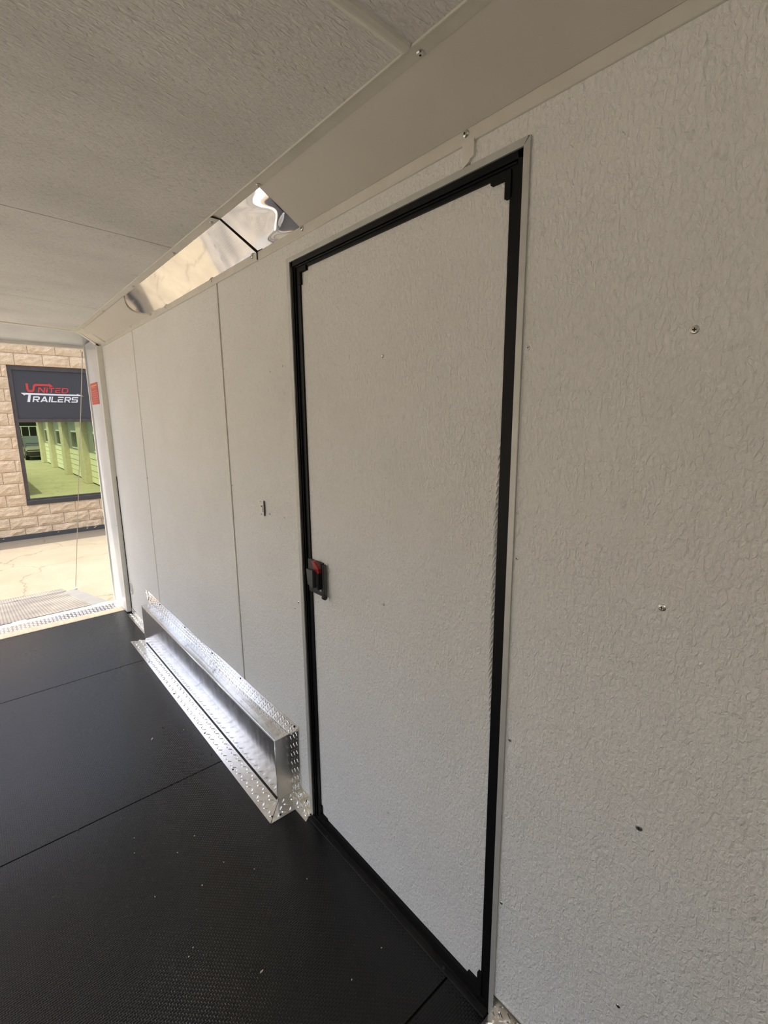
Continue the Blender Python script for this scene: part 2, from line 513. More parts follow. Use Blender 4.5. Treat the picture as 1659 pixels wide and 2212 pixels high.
# ---- left wall, with a door opening added to let in more daylight, and front wall
wl = empty('wall_left', (XL, 0.8, 0.0))
tag(wl, 'white wall on the left with an opening added for daylight', kind='structure')
EY0, EY1, EZ0, EZ1 = 0.5, 3.3, 0.16, 1.78
for y0, y1, z0, z1 in ((YF, EY0, -0.12, 2.2), (EY1, 4.10, -0.12, 2.2), (EY0, EY1, -0.12, EZ0), (EY0, EY1, EZ1, 2.2)):
    box('wall_panel', XL - 0.05, XL, y0, y1, z0, z1, M['wall'], wl)
bm = bmesh.new()
for y0, y1, z0, z1 in ((EY0, EY0 + 0.03, EZ0, EZ1), (EY1 - 0.03, EY1, EZ0, EZ1), (EY0, EY1, EZ0, EZ0 + 0.03), (EY0, EY1, EZ1 - 0.03, EZ1)):
    add_box(bm, XL - 0.055, XL + 0.006, y0, y1, z0, z1)
obj('added_opening_frame', bm, M['greytrim'], wl)
wf = box('wall_front', XL - 0.05, 0.06, YF - 0.05, YF, -0.12, 2.2, M['wall'])
tag(wf, 'white front wall of the trailer', kind='structure')

# ---- ceiling: gently crowned boards
ce = empty('ceiling', (-1.18, 1.0, 2.13))
tag(ce, 'white embossed board ceiling with cross seams', kind='structure')
def crown(x):
    c = (x + 1.18) / 1.015
    return 2.160 - 0.025 * c * c
def ceil_panel(y0, y1):
    bm = bmesh.new()
    xs = [-2.215 + 2.07 * i / 24 for i in range(25)]
    lo0 = [bm.verts.new((x, y0, crown(x))) for x in xs]; lo1 = [bm.verts.new((x, y1, crown(x))) for x in xs]
    hi0 = [bm.verts.new((x, y0, crown(x) + 0.012)) for x in xs]; hi1 = [bm.verts.new((x, y1, crown(x) + 0.012)) for x in xs]
    for i in range(24):
        bm.faces.new([lo0[i], lo0[i + 1], lo1[i + 1], lo1[i]]); bm.faces.new([hi0[i], hi1[i], hi1[i + 1], hi0[i + 1]])
        bm.faces.new([lo0[i], hi0[i], hi0[i + 1], lo0[i + 1]]); bm.faces.new([lo1[i], lo1[i + 1], hi1[i + 1], hi1[i]])
    bm.faces.new([lo0[0], lo1[0], hi1[0], hi0[0]]); bm.faces.new([lo0[-1], hi0[-1], hi1[-1], lo1[-1]])
    return obj('ceiling_panel', bm, M['ceil'], ce)
for a, b in ((YF, -0.56), (-0.555, 0.698), (0.702, 1.9605), (1.9655, 3.2325), (3.2365, 4.10)): ceil_panel(a, b)
bm = bmesh.new()                     # rounded batten over the nearest cross seam
for i in range(24):
    x0 = -2.2 + 2.04 * i / 24; x1 = -2.2 + 2.04 * (i + 1) / 24
    prof = [(0.687, 0.0), (0.690, -0.0045), (0.698, -0.0065), (0.704, -0.0065), (0.712, -0.004), (0.714, 0.0)]
    A = [bm.verts.new((x0, y, crown(x0) + z)) for y, z in prof]; B = [bm.verts.new((x1, y, crown(x1) + z)) for y, z in prof]
    for k in range(5): bm.faces.new([A[k], A[k + 1], B[k + 1], B[k]])
obj('ceiling_batten', bm, M['trim'], ce)
box('ceiling_backing', XL - 0.05, 0.06, YF, 4.10, 2.172, 2.178, M['dark'], ce)
rf = box('roof', XL - 0.06, 0.07, YF - 0.05, 4.50, 2.20, 2.23, M['skin'])
tag(rf, 'white sheet roof of the trailer', kind='structure')
sk = box('trailer_skin', 0.060, 0.070, YF - 0.05, 4.46, -0.25, 2.2, M['skin'])
tag(sk, 'white outer side sheet of the trailer', kind='structure')

# ---- cove between wall and ceiling
CL = (-0.004, 2.060); CU = (-0.127, 2.1315)
def cove_sheet(name, y0, y1, mat, parent, warp=None, n=40, k=14, e0=None, e1=None):
    bm = bmesh.new()
    G = []
    dx, dz = CU[0] - CL[0], CU[1] - CL[1]
    ln = math.hypot(dx, dz); nx, nz = -dz / ln, dx / ln      # faces down and inwards
    if nz > 0: nx, nz = -nx, -nz
    for i in range(n + 1):
        row = []
        for j in range(k + 1):
            t = j / k
            ya = e0(t) if e0 else y0; yb = e1(t) if e1 else y1
            y = ya + (yb - ya) * i / n
            w = warp(y, t) if warp else 0.0
            row.append(bm.verts.new((CL[0] + dx * t + nx * w, y, CL[1] + dz * t + nz * w)))
        G.append(row)
    for i in range(n):
        for j in range(k): bm.faces.new([G[i][j], G[i + 1][j], G[i + 1][j + 1], G[i][j + 1]])
    return obj(name, bm, mat, parent, True)
def lips(y0, y1, parent, off):
    box('wall_flange', -0.004 - off, 0.001, y0, y1, 2.034, 2.0605, M['covelip'], parent, 0.001)
    prism('ceiling_flange', [(-0.125, 2.1315 - off), (-0.156, 2.1340 - off), (-0.156, 2.140), (-0.125, 2.138)], 'y', y0, y1, M['covelip'], parent)
    box('caulk_bead', -0.1585, -0.1555, y0, y1, 2.1305, 2.1370, M['trim'], parent)

cn = empty('trim_1', (-0.07, 0.6, 2.034))
tag(cn, 'nearer length of sheet metal cove above the door, mostly dull grey', kind='structure')
lips(YF, 1.590, cn, 0.0)
cove_sheet('film_covered_sheet', YF, 1.318, M['film'], cn)
def warp_near(y, t):
    s = (y - 1.318) / 0.272
    e = math.sin(math.pi * t)
    ridge = math.exp(-((s - (0.22 + 0.16 * math.sin(2.6 * math.pi * t + 0.4))) / 0.17) ** 2)
    return 0.0022 * e * ridge + 0.0010 * e * math.sin(math.pi * s) + 0.0004
cove_sheet('bare_polished_sheet', 1.318, 1.590, M['mirror'], cn, warp_near, 70, 40)
for y in (0.681, 1.291): 
    screw('coveup', (-0.136, y * 1.012, 2.1325), cn); screw('cove', (-0.0045, y + 0.012, 2.052), cn)
cf = empty('trim_2', (-0.07, 2.9, 2.034))
tag(cf, 'farther length of mirror polished cove running to the rear corner', kind='structure')
lips(1.590, 4.0, cf, 0.003)
def warp_far(y, t):
    e = math.sin(math.pi * t)
    return 0.003 + e * (0.0004 * math.sin(5.1 * y + 1.2 * t) + 0.0002 * math.sin(9.7 * y + 4.0 * t)) 
film_edge = lambda t: 2.80 + 0.13 * math.sin(math.pi * t) ** 0.8
cove_sheet('polished_sheet', 1.590, 2.8, M['mirror'], cf, warp_far, 100, 24, e1=film_edge)
cove_sheet('film_covered_sheet', 2.8, 4.0, M['film'], cf, lambda y, t: 0.0045, 20, 24, e0=film_edge)
tube('curled_film_edge', [(CL[0] + (CU[0] - CL[0]) * t - 0.002, film_edge(t), CL[1] + (CU[1] - CL[1]) * t - 0.0045) for t in [i / 20 for i in range(21)]], 0.004, M['film'], cf)
bm = bmesh.new()                     # dark open edge where the far sheet laps the near one
add_box(bm, -0.0075, -0.001, 1.5880, 1.5904, 2.036, 2.060)
add_prism(bm, [(-0.002, 2.0605), (-0.127, 2.1330), (-0.127, 2.1275), (-0.006, 2.0555)], 'y', 1.5880, 1.5904)
add_box(bm, -0.158, -0.125, 1.5880, 1.5904, 2.1285, 2.136)
obj('lap_edge', bm, M['dark'], cf)
for y in (1.605, 1.970, 2.545, 3.19):
    screw('coveup', (-0.139, y * 1.014, 2.1300), cf); screw('cove', (-0.0075, y + 0.018, 2.053), cf)
# plain cove on the unseen side
cl2 = prism('trim_3', [(XL, 2.034), (XL + 0.006, 2.034), (XL + 0.006, 2.06), (XL + 0.127, 2.132), (XL + 0.158, 2.136), (XL + 0.15, 2.15), (XL, 2.07)], 'y', YF, 4.0, M['film'])
tag(cl2, 'sheet metal cove on the left side', kind='structure')

# ---- rear frame: header, corner cap, jambs, sill
hd = empty('trim_4', (-1.18, 4.3, 2.06))
tag(hd, 'cream rear door header with rounded arch trim', kind='structure')
prism('header_face', [(4.10, 2.160), (4.49, 2.092), (4.49, 2.21), (4.10, 2.21)], 'x', XL, 0.05, M['jamb'], hd)
box('header_lip', XL, 0.05, 4.485, 4.54, 2.070, 2.215, M['trim'], hd, 0.006, 2)
arch = [(-0.012, 2.044), (-0.05, 2.075), (-0.10, 2.112), (-0.142, 2.136), (-0.30, 2.143), (-0.6, 2.149), (-1.18, 2.156)]
arch += [(-2.36 - x, z) for x, z in arch[-2::-1]]
bm = bmesh.new()
for (x0, z0), (x1, z1) in zip(arch, arch[1:]):
    add_prism(bm, [(x0, z0 - 0.004), (x1, z1 - 0.004), (x1, z1 + 0.010), (x0, z0 + 0.010)], 'y', 4.075, 4.115)
obj('arch_trim', bm, M['trim'], hd)
bm = bmesh.new()
add_prism(bm, [(-0.002, 2.036), (-0.0085, 2.050), (-0.055, 2.080), (-0.100, 2.1120), (-0.140, 2.1320), (-0.18, 2.134), (-0.15, 2.15), (-0.002, 2.07)], 'y', 3.90, 4.09)
obj('corner_cap', bm, M['covelip'], hd)
jr = empty('trim_5', (0.0, 4.25, 0.0))
tag(jr, 'grey rear door jamb post on the right with cream front edge', kind='structure')
box('jamb_post', -0.034, 0.05, 4.075, 4.462, 0.004, 2.10, M['jamb'], jr, 0.004, 2)
box('front_strip', -0.036, 0.002, 4.052, 4.082, 0.02, 2.045, M['trim'], jr, 0.003)
box('outer_lip', -0.046, -0.030, 4.452, 4.470, 0.0, 2.08, M['trim'], jr, 0.002)
screw('paint', (-0.037, 4.07, 0.72), jr)
box('black_seal', -0.004, 0.001, 4.047, 4.052, 0.02, 1.1, M['rubber'], jr)
jl = box('trim_6', XL - 0.05, XL + 0.034, 4.06, 4.462, 0.0, 2.10, M['jamb'])
tag(jl, 'grey rear door jamb post on the left', kind='structure')
sl = empty('trim_7', (-1.18, 4.35, -0.01))
tag(sl, 'bright tread plate sill across the rear opening', kind='structure')
bm = bmesh.new()
add_box(bm, XL + 0.03, 0.0, 4.262, 4.395, -0.02, 0.001)
add_lugs(bm, (-1.30, 4.264, 0.001), (1, 0, 0), (0, 1, 0), (0, 0, 1), 1.30, 0.128, H=0.0012)
obj('tread_plate', bm, M['tread_bright'], sl)
box('hinge_strip', XL + 0.03, -0.03, 4.398, 4.445, -0.03, 0.004, M['trim'], sl, 0.002)
for x in (-0.135, -0.70): box('hinge_knuckle', x - 0.045, x + 0.045, 4.415, 4.447, 0.002, 0.010, M['trim'], sl, 0.004)
box('sun_painted_dust_strip', XL + 0.03, 0.0, 4.155, 4.262, -0.004, 0.0015, M['sun_painted_dust'], sl)  # lies where sun reaches the mat; its tan holds painted sunlight and dust
box('rear_bumper', XL - 0.05, 0.05, 4.27, 4.44, -0.25, -0.03, M['dark'], sl)

# ---- fill lights shaped as dome lamps, added out of view to brighten the interior
def fill_lamp_mat():
    t = NT('warm added fill light')
    t.b.inputs['Base Color'].default_value = (0.8, 0.8, 0.78, 1)
    t.b.inputs['Emission Color'].default_value = (1.0, 0.90, 0.77, 1)
    t.b.inputs['Emission Strength'].default_value = 38.0
    return t.m
M['lens'] = fill_lamp_mat()
for y, lb in ((-1.2, 'added oblong fill lamp on the ceiling toward the front'), (2.75, 'added oblong fill lamp on the ceiling opposite the wheel box')):
    d = empty('added_fill_lamp', (-1.7, y, 2.10)); tag(d, lb, 'lamp', 'added ceiling fill lamps')
    box('fill_lamp_base', -1.76, -1.64, y - 0.17, y + 0.17, 2.136, 2.156, M['clip'], d, 0.004)
    box('fill_lamp_lens', -1.745, -1.655, y - 0.15, y + 0.15, 2.100, 2.137, M['lens'], d, 0.005, 2)

# ================================================================== SIDE DOOR
dr = empty('door_1', (0.02, 0.97, 0.0))
tag(dr, 'white side entry door in a black frame', kind='structure')
T0, T1, TZ = 0.545, 1.404, 1.993
# pale trim around the opening
prism('frame_trim', [(T0, 0.0), (T0 + 0.0135, 0.0), (T0 + 0.0135, 1.980), (T0, 1.993)], 'x', -0.0045, 0.006, M['greytrim'], dr)
prism('frame_trim', [(T1, 0.0), (T1 - 0.018, 0.0), (T1 - 0.018, 1.980), (T1, 1.993)], 'x', -0.0045, 0.006, M['greytrim'], dr)
prism('frame_trim', [(T0 + 0.004, 1.9935), (T1, 1.993), (T1 - 0.018, 1.980), (T0 + 0.0135, 1.980)], 'x', -0.0045, 0.006, M['greytrim'], dr)
# black frame, stepped back to the leaf
bm = bmesh.new()
for a, b, d in ((0.558, 0.572, 0.000), (0.572, 0.592, 0.006)):
    add_box(bm, d, 0.06, a, b, 0.0, 1.980)
obj('frame_post', bm, M['black'], dr)
bm = bmesh.new()
for a, b, d in ((1.376, 1.388, 0.000), (1.368, 1.376, 0.008), (1.346, 1.370, 0.0065)):
    add_box(bm, d, 0.06, a, b, 0.0, 1.980)
obj('frame_post', bm, M['black'], dr)
box('frame_ridge', 0.001, 0.02, 1.3645, 1.370, 0.0, 1.968, M['black'], dr, 0.002, 2)
bm = bmesh.new()
add_box(bm, 0.0, 0.06, 0.558, 1.388, 1.966, 1.984)
add_box(bm, 0.007, 0.06, 0.558, 1.388, 1.952, 1.968)
obj('frame_head', bm, M['black'], dr)
box('frame_ridge', 0.002, 0.02, 0.575, 1.372, 1.9605, 1.965, M['black'], dr, 0.0015)
# door leaf
LX = 0.012
lf = box('door_leaf', LX, 0.045, 0.588, 1.352, 0.012, 1.957, M['leaf'], dr, 0.001)
bm = bmesh.new()                     # wrinkled, rope like edge of the door skin
random.seed(3)
z = 1.50
while z > 0.70:
    f = max(0.0, min(1.0, (1.50 - z) / 0.18)) * max(0.12, min(1.0, (z - 0.72) / 0.25))
    w = 0.0125 * f * random.uniform(0.8, 1.1) + 0.001
    h = 0.0034 * f + 0.0008
    r = 0.0028 + 0.002 * f
    y0 = 0.5955; s = 0.030 * f + 0.006
    A = [bm.verts.new((LX + 0.001, y0, z)), bm.verts.new((LX - h, y0 + w * 0.25, z - s * 0.25)), bm.verts.new((LX - h * 0.8, y0 + w * 0.6, z - s * 0.6)), bm.verts.new((LX + 0.001, y0 + w, z - s))]
    B = [bm.verts.new((v.co.x + 0.004, v.co.y, v.co.z - r * 1.4)) for v in A]
    C = [bm.verts.new((v.co.x + 0.004, v.co.y, v.co.z + r * 1.4)) for v in A]
    for k in range(3):
        bm.faces.new([A[k], A[k + 1], B[k + 1], B[k]]); bm.faces.new([A[k + 1], A[k], C[k], C[k + 1]])
    z -= 0.0150 + 0.003 * (1 - f)
o = obj('wrinkled_edge', bm, M['leaf'], dr); tag(o, 'white rope-like wrinkled edge of the door skin')
def corner(y, z, sy, sz):
    bm = bmesh.new()
    add_prism(bm, [(y, z), (y + sy * 0.046, z), (y + sy * 0.046, z - sz * 0.014), (y + sy * 0.013, z - sz * 0.014), (y + sy * 0.013, z - sz * 0.048), (y, z - sz * 0.048)], 'x', 0.003, LX + 0.001)
    obj('corner_bracket', bm, M['rubber'], dr)
corner(0.589, 1.957, 1, 1); corner(1.352, 1.957, -1, 1); corner(0.589, 0.030, 1, -1); corner(1.352, 0.022, -1, -1)
box('bottom_seal', 0.002, LX + 0.002, 0.589, 1.352, 0.0, 0.030, M['rubber'], dr)
for y, z in ((0.968, 1.662), (0.974, 0.984), (0.963, 0.304)): screw('paint', (LX, y, z), dr)
# threshold
th = empty('threshold', (-0.01, 0.965, 0.0), dr)
bm = bmesh.new()
prof = [(-0.024, 0.0), (-0.022, 0.004), (-0.008, 0.005), (-0.007, 0.009), (-0.004, 0.009), (-0.003, 0.005), (0.002, 0.006), (0.003, 0.014), (0.010, 0.014), (0.010, 0.0)]
add_prism(bm, prof, 'y', 0.560, 1.385)
obj('threshold_strip', bm, M['sillblk'], th)
for y in (1.27, 0.70): screw('dark_floor', (-0.015, y, 0.0045), th)
# latch
lt = empty('latch', (0.0, 1.30, 0.92), dr)
box('latch_plate', 0.004, LX, 1.272, 1.362, 0.922, 1.040, M['latchblk'], lt, 0.002)
box('side_bar', -0.007, 0.009, 1.251, 1.2590, 0.925, 1.040, M['latchgrey'], lt, 0.003, 2)
bm = bmesh.new(); add_lathe(bm, (-0.004, 1.2495, 0.929), (0, -1, 0), [(0.008, -0.010), (0.008, 0.002), (0.004, 0.003), (0, 0.003)], 14)
obj('bar_pivot', bm, M['latchblk'], lt, True)
box('latch_housing', -0.016, 0.006, 1.272, 1.300, 0.950, 1.015, M['latchblk'], lt, 0.003)
prism('latch_paddle', [(1.288, 1.018), (1.325, 1.016), (1.318, 0.964), (1.290, 0.956)], 'x', -0.026, -0.014, M['latchgrey'], lt)
prism('release_lever', [(1.308, 1.044), (1.292, 1.046), (1.268, 1.024), (1.266, 1.010), (1.284, 1.008)], 'x', -0.016, -0.004, M['red'], lt)
screw('paint', (0.0038, 1.285, 0.943), lt)

# ================================================================== small wall fittings
hc = empty('door_holdback_clip', (0.0, 1.662, 1.145))
tag(hc, 'small white holdback clip with two screws on the wall beside the black door frame', 'clip')
box('clip_base', -0.006, 0.0, 1.648, 1.684, 1.145, 1.205, M['clip'], hc, 0.002)
box('clip_lip', -0.0068, -0.002, 1.6445, 1.6482, 1.145, 1.203, M['latchgrey'], hc, 0.001)
prism('clip_tongue', [(1.652, 1.160), (1.657, 1.186), (1.672, 1.182), (1.658, 1.178), (1.656, 1.160)], 'x', -0.0068, -0.0055, M['latchgrey'], hc)
for z in (1.151, 1.200): screw('wall_small', (-0.006, 1.667, z), hc)

rv = empty('round_wall_vent', (0.0, 3.985, 0.18))
tag(rv, 'small round white vent low on the wall by the rear opening', 'vent')
bm = bmesh.new(); add_lathe(bm, (0, 3.985, 0.225), NX, [(0.048, 0.0), (0.048, 0.003), (0.042, 0.005), (0.040, 0.001), (0, 0.001)], 28)
obj('vent_ring', bm, M['greytrim'], rv)
for k in range(4):
    box('vent_slat', -0.005, 0.0, 3.955, 4.015, 0.198 + k * 0.016, 0.205 + k * 0.016, M['greytrim'], rv)

st = empty('warning_sticker', (-0.035, 4.295, 1.645))
tag(st, 'red warning sticker with a yellow heading on the rear jamb', 'sticker')
box('sticker_sheet', -0.0358, -0.0338, 4.165, 4.425, 1.640, 1.800, M['sticker'], st)
for z, h, mt, a, b in ((1.775, 0.010, 'stickyel', 4.19, 4.40), (1.764, 0.004, 'stickyel', 4.24, 4.38), (1.738, 0.003, 'stickpale', 4.18, 4.41), (1.722, 0.003, 'stickpale', 4.18, 4.39),
                 (1.706, 0.003, 'stickpale', 4.18, 4.41), (1.690, 0.003, 'stickpale', 4.18, 4.36), (1.672, 0.003, 'stickpale', 4.18, 4.41), (1.656, 0.003, 'stickpale', 4.18, 4.40)):
    box('print_line', -0.0364, -0.0356, a, b, z, z + h, M[mt], st)

# ================================================================== wheel box
wb = empty('wheel_box', (-0.07, 2.48, 0.0))
tag(wb, 'long low aluminium wheel box with tread plate flanges along the wall', 'wheel box')
BX, BY0, BY1, BZ = -0.067, 1.548, 3.432, 0.266
bm = bmesh.new()
n = 48
def wav(y, k): return 0.0035 * math.sin(3.4 * y + k) + 0.002 * math.sin(8.1 * y + 2 * k)
rows = []
for i in range(n + 1):
    y = BY0 + (BY1 - BY0) * i / n
    e = math.sin(math.pi * i / n) ** 0.5
    row = [(BX, 0.0), (BX + 0.002 * e, 0.06), (BX + 0.003 * e, 0.13), (BX + 0.0015 * e, 0.20), (BX, BZ - 0.003), (BX + 0.003, BZ), (BX + 0.03, BZ - 0.001 * e), (-0.012 + wav(y, 1) * e, BZ + 0.0005), (-0.004 , BZ + 0.001)]
    rows.append([bm.verts.new((x, y, z)) for x, z in row])
for A, B in zip(rows, rows[1:]):
    for k in range(8): bm.faces.new([A[k], A[k + 1], B[k + 1], B[k]])
obj('box_cover', bm, M['brushed'], wb)
for y0, y1 in ((BY0 - 0.0015, BY0 + 0.001), (BY1 - 0.001, BY1 + 0.0015)):
    box('end_panel', BX, -0.003, y0, y1, 0.0, BZ, M['endmetal'], wb)
tube('front_edge_bead', [(BX - 0.0005, BY0, BZ - 0.002), (BX - 0.0005, BY1, BZ - 0.002)], 0.0022, M['tread_bright'], wb)
tube('end_edge_bead', [(BX - 0.0003, BY0 - 0.001, 0.002), (BX - 0.0003, BY0 - 0.001, BZ - 0.001)], 0.0016, M['brushed'], wb)
# tread plate lying on the floor in front
PX = -0.146
bm = bmesh.new()
add_prism(bm, [(PX, 1.461), (BX + 0.004, 1.548), (BX + 0.004, 3.44), (BX, 3.46), (PX, 3.496)], 'z', 0.0, 0.003)
add_lugs(bm, (PX + 0.004, 1.475, 0.003), (0, 1, 0), (1, 0, 0), (0, 0, 1), 2.01, 0.072, keep=lambda s, t: (s + 0.014) > t * 1.10 + 0.006)
obj('floor_flange', bm, M['diamond'], wb)
bm = bmesh.new()
add_prism(bm, [(PX + 0.002, 1.459), (-0.040, 1.458), (-0.040, 1.546), (BX + 0.005, 1.5465)], 'z', 0.0, 0.0028)
add_lugs(bm, (PX + 0.005, 1.461, 0.0028), (1, 0, 0), (0, 1, 0), (0, 0, 1), 0.10, 0.082, keep=lambda s, t: s > t * 0.92 + 0.020)
obj('end_flange', bm, M['diamond'], wb)
for x, y in ((PX + 0.022, 1.487), (PX + 0.050, 1.474)): screw('dark_floor', (x, y, 0.003), wb)
for y in (3.46, 3.10, 2.62, 2.16, 1.83): screw('dark_floor', (PX + 0.014, y, 0.003), wb)
screw('dark_floor', (-0.110, 3.478, 0.003), wb)
tube('seam_line', [(BX - 0.0025, BY0 + 0.004, 0.0035), (BX - 0.0025, BY1 - 0.03, 0.0035)], 0.0021, M['dark'], wb)
# tread plate upstand on the wall behind, with a wavy folded top edge
bm = bmesh.new()
N = 60
def ztop(y): return 0.335 + 0.005 * math.sin(4.3 * y) + 0.0035 * math.sin(9.0 * y + 1)
Y0, Y1 = 1.470, 3.50
F = []; Bk = []
for i in range(N + 1):
    y = Y0 + (Y1 - Y0) * i / N
    F.append([bm.verts.new((-0.004, y, 0.0)), bm.verts.new((-0.004 - 0.001 * math.sin(7 * y), y, ztop(y)))])
    Bk.append([bm.verts.new((0.0, y, 0.0)), bm.verts.new((-0.0005, y, ztop(y)))])
for i in range(N):
    bm.faces.new([F[i][0], F[i + 1][0], F[i + 1][1], F[i][1]]); bm.faces.new([Bk[i][0], Bk[i][1], Bk[i + 1][1], Bk[i + 1][0]])
    bm.faces.new([F[i][1], F[i + 1][1], Bk[i + 1][1], Bk[i][1]])
for s in (0, N): bm.faces.new([F[s][0], F[s][1], Bk[s][1], Bk[s][0]])
add_lugs(bm, (-0.0045, 1.474, 0.270), (0, 1, 0), (0, 0, 1), (-1, 0, 0), 2.02, 0.060, pitch=0.020, L=0.0095, W=0.0022, H=0.0015)
add_lugs(bm, (-0.0045, 1.472, 0.006), (0, 1, 0), (0, 0, 1), (-1, 0, 0), 0.07, 0.262, pitch=0.0185, L=0.0095, W=0.0020, H=0.0014)
obj('wall_flange', bm, M['tread_bright'], wb)
for y, z in ((3.22, 0.318), (2.74, 0.322), (2.33, 0.316), (1.985, 0.322), (1.500, 0.326)): screw('dark_wall', (-0.005, y, z), wb)
bm = bmesh.new()                     # torn far end of the upstand
add_prism(bm, [(3.495, 0.27), (3.53, 0.285), (3.515, 0.305), (3.545, 0.318), (3.52, 0.327), (3.56, 0.345), (3.495, 0.338)], 'x', -0.006, -0.001)
obj('torn_end', bm, M['tread_bright'], wb)

# ---- tread plate base strips along the wall foot
def base_strip(name, y0, y1, zt, wd, label, bev=0.0):
    e = empty(name, (0, (y0 + y1) / 2, 0)); tag(e, label, kind='structure')
    bm = bmesh.new()
    add_prism(bm, [(-wd, y0 - 0.004), (-0.002, y0 + bev), (-0.002, y1), (-wd, y1)], 'z', 0.0, 0.0028)
    add_lugs(bm, (-wd + 0.002, y0 + 0.004, 0.0028), (0, 1, 0), (1, 0, 0), (0, 0, 1), y1 - y0 - 0.006, wd - 0.004)
    obj('floor_leg', bm, M['tread_bright'], e)
    bm = bmesh.new()
    add_box(bm, -0.004, 0.0, y0 + bev, y1, 0.0, zt)
    add_lugs(bm, (-0.004, y0 + bev + 0.004, 0.004), (0, 1, 0), (0, 0, 1), (-1, 0, 0), y1 - y0 - bev - 0.006, zt - 0.008, pitch=0.021, L=0.010, W=0.0022, H=0.0014)
    obj('wall_leg', bm, M['tread_bright'], e)
    return e
e = base_strip('baseboard_rear', 3.575, 4.05, 0.05, 0.040, 'shiny tread plate base strip between the wheel box and the rear opening')
e = base_strip('baseboard_middle', 1.383, 1.548, 0.075, 0.040, 'short tread plate base strip between the wheel box and the door frame', 0.022)
screw('dark_wall', (-0.0045, 1.428, 0.040), e)
e = base_strip('baseboard_front', -0.6, 0.555, 0.075, 0.040, 'shiny tread plate base strip right of the door')
screw('wall_small', (-0.0045, 0.525, 0.035), e)

# ================================================================== debris on the mat
def chip(x, y, L, W, a, mat, name, label, grp):
    bm = bmesh.new()
    pts = [(-L, -W * .5), (L * .2, -W), (L, -W * .2), (L * .6, W * .7), (-L * .5, W)]
    ca, sa = math.cos(a), math.sin(a)
    add_prism(bm, [(x + p * ca - q * sa, y + p * sa + q * ca) for p, q in pts], 'z', 0.0, 0.0015)
    o = obj(name, bm, mat); tag(o, label, 'debris', grp)
chip(-0.338, 2.290, 0.009, 0.0025, 0.9, M['chip'], 'wood_shaving', 'pale curled shaving on the mat in front of the wheel box', None)
chip(-0.40, 1.03, 0.006, 0.002, 0.2, M['chip'], 'wood_shaving', 'tiny pale shaving on the dark mat at the bottom of the photo', None)
chip(-0.20, 2.26, 0.004, 0.0015, 0.5, M['chip'], 'wood_shaving', 'small pale shaving close to the edge of the tread plate', None)
chip(-0.165, 1.99, 0.006, 0.002, 1.2, M['crumb'], 'rubber_crumb', 'dark rubber crumb beside the tread plate flange', None)
random.seed(12)
for k in range(14):
    x = random.uniform(-0.6, -0.06); y = random.uniform(0.8, 1.75)
    chip(x, y, 0.0022, 0.001, random.random() * 3, M['chip'], 'wood_shaving', 'tiny pale speck of shaving scattered on the mat near the door', 'specks scattered on the mat')

# ================================================================== ramp door
rp = empty('ramp_door', (-1.2, 5.4, -0.45))
tag(rp, 'grey ribbed ramp door lowered to the yard behind the trailer', 'ramp')
def sloped(name, x0, x1, ya, za, yb, zb, th, mat, parent):
    bm = bmesh.new()
    add_prism(bm, [(ya, za), (yb, zb), (yb, zb - th), (ya, za - th)], 'x', x0, x1)
    return obj(name, bm, mat, parent)
sloped('ramp_deck', -2.27, -0.078, 4.472, -0.006, 6.40, -0.415, 0.06, M['rampbase'], rp)
sl_ = lambda y: -0.006 + (y - 4.472) * (-0.409 / 1.928)
sloped('ramp_mat', -2.15, -0.21, 4.50, sl_(4.50) + 0.004, 6.36, sl_(6.36) + 0.004, 0.004, M['ramp'], rp)
sloped('edge_strip', -2.27, -0.078, 4.462, -0.004, 4.474, -0.007, 0.055, M['dark'], rp)
fp = sloped('ramp_flap', -2.17, -0.178, 6.425, -0.418, 6.85, -0.505, 0.02, M['ramp'], rp)
for k in range(13):
    x = -0.26 - k * 0.155
    bm = bmesh.new(); add_box(bm, x - 0.055, x + 0.055, 6.395, 6.43, -0.424, -0.410)
    obj('hinge_leaf', bm, M['rampbase'], rp)
box('cable_bracket', -0.100, -0.070, 6.375, 6.415, -0.416, -0.398, M['greytrim'], rp, 0.002)
cb = tube('ramp_cable', [Vector((-0.052, 4.475, 2.045)).lerp(Vector((-0.085, 6.395, -0.40)), i / 10) for i in range(11)], 0.0032, M['cable'])
tag(cb, 'thin steel cable stretched from the header down to the ramp corner', 'cable')

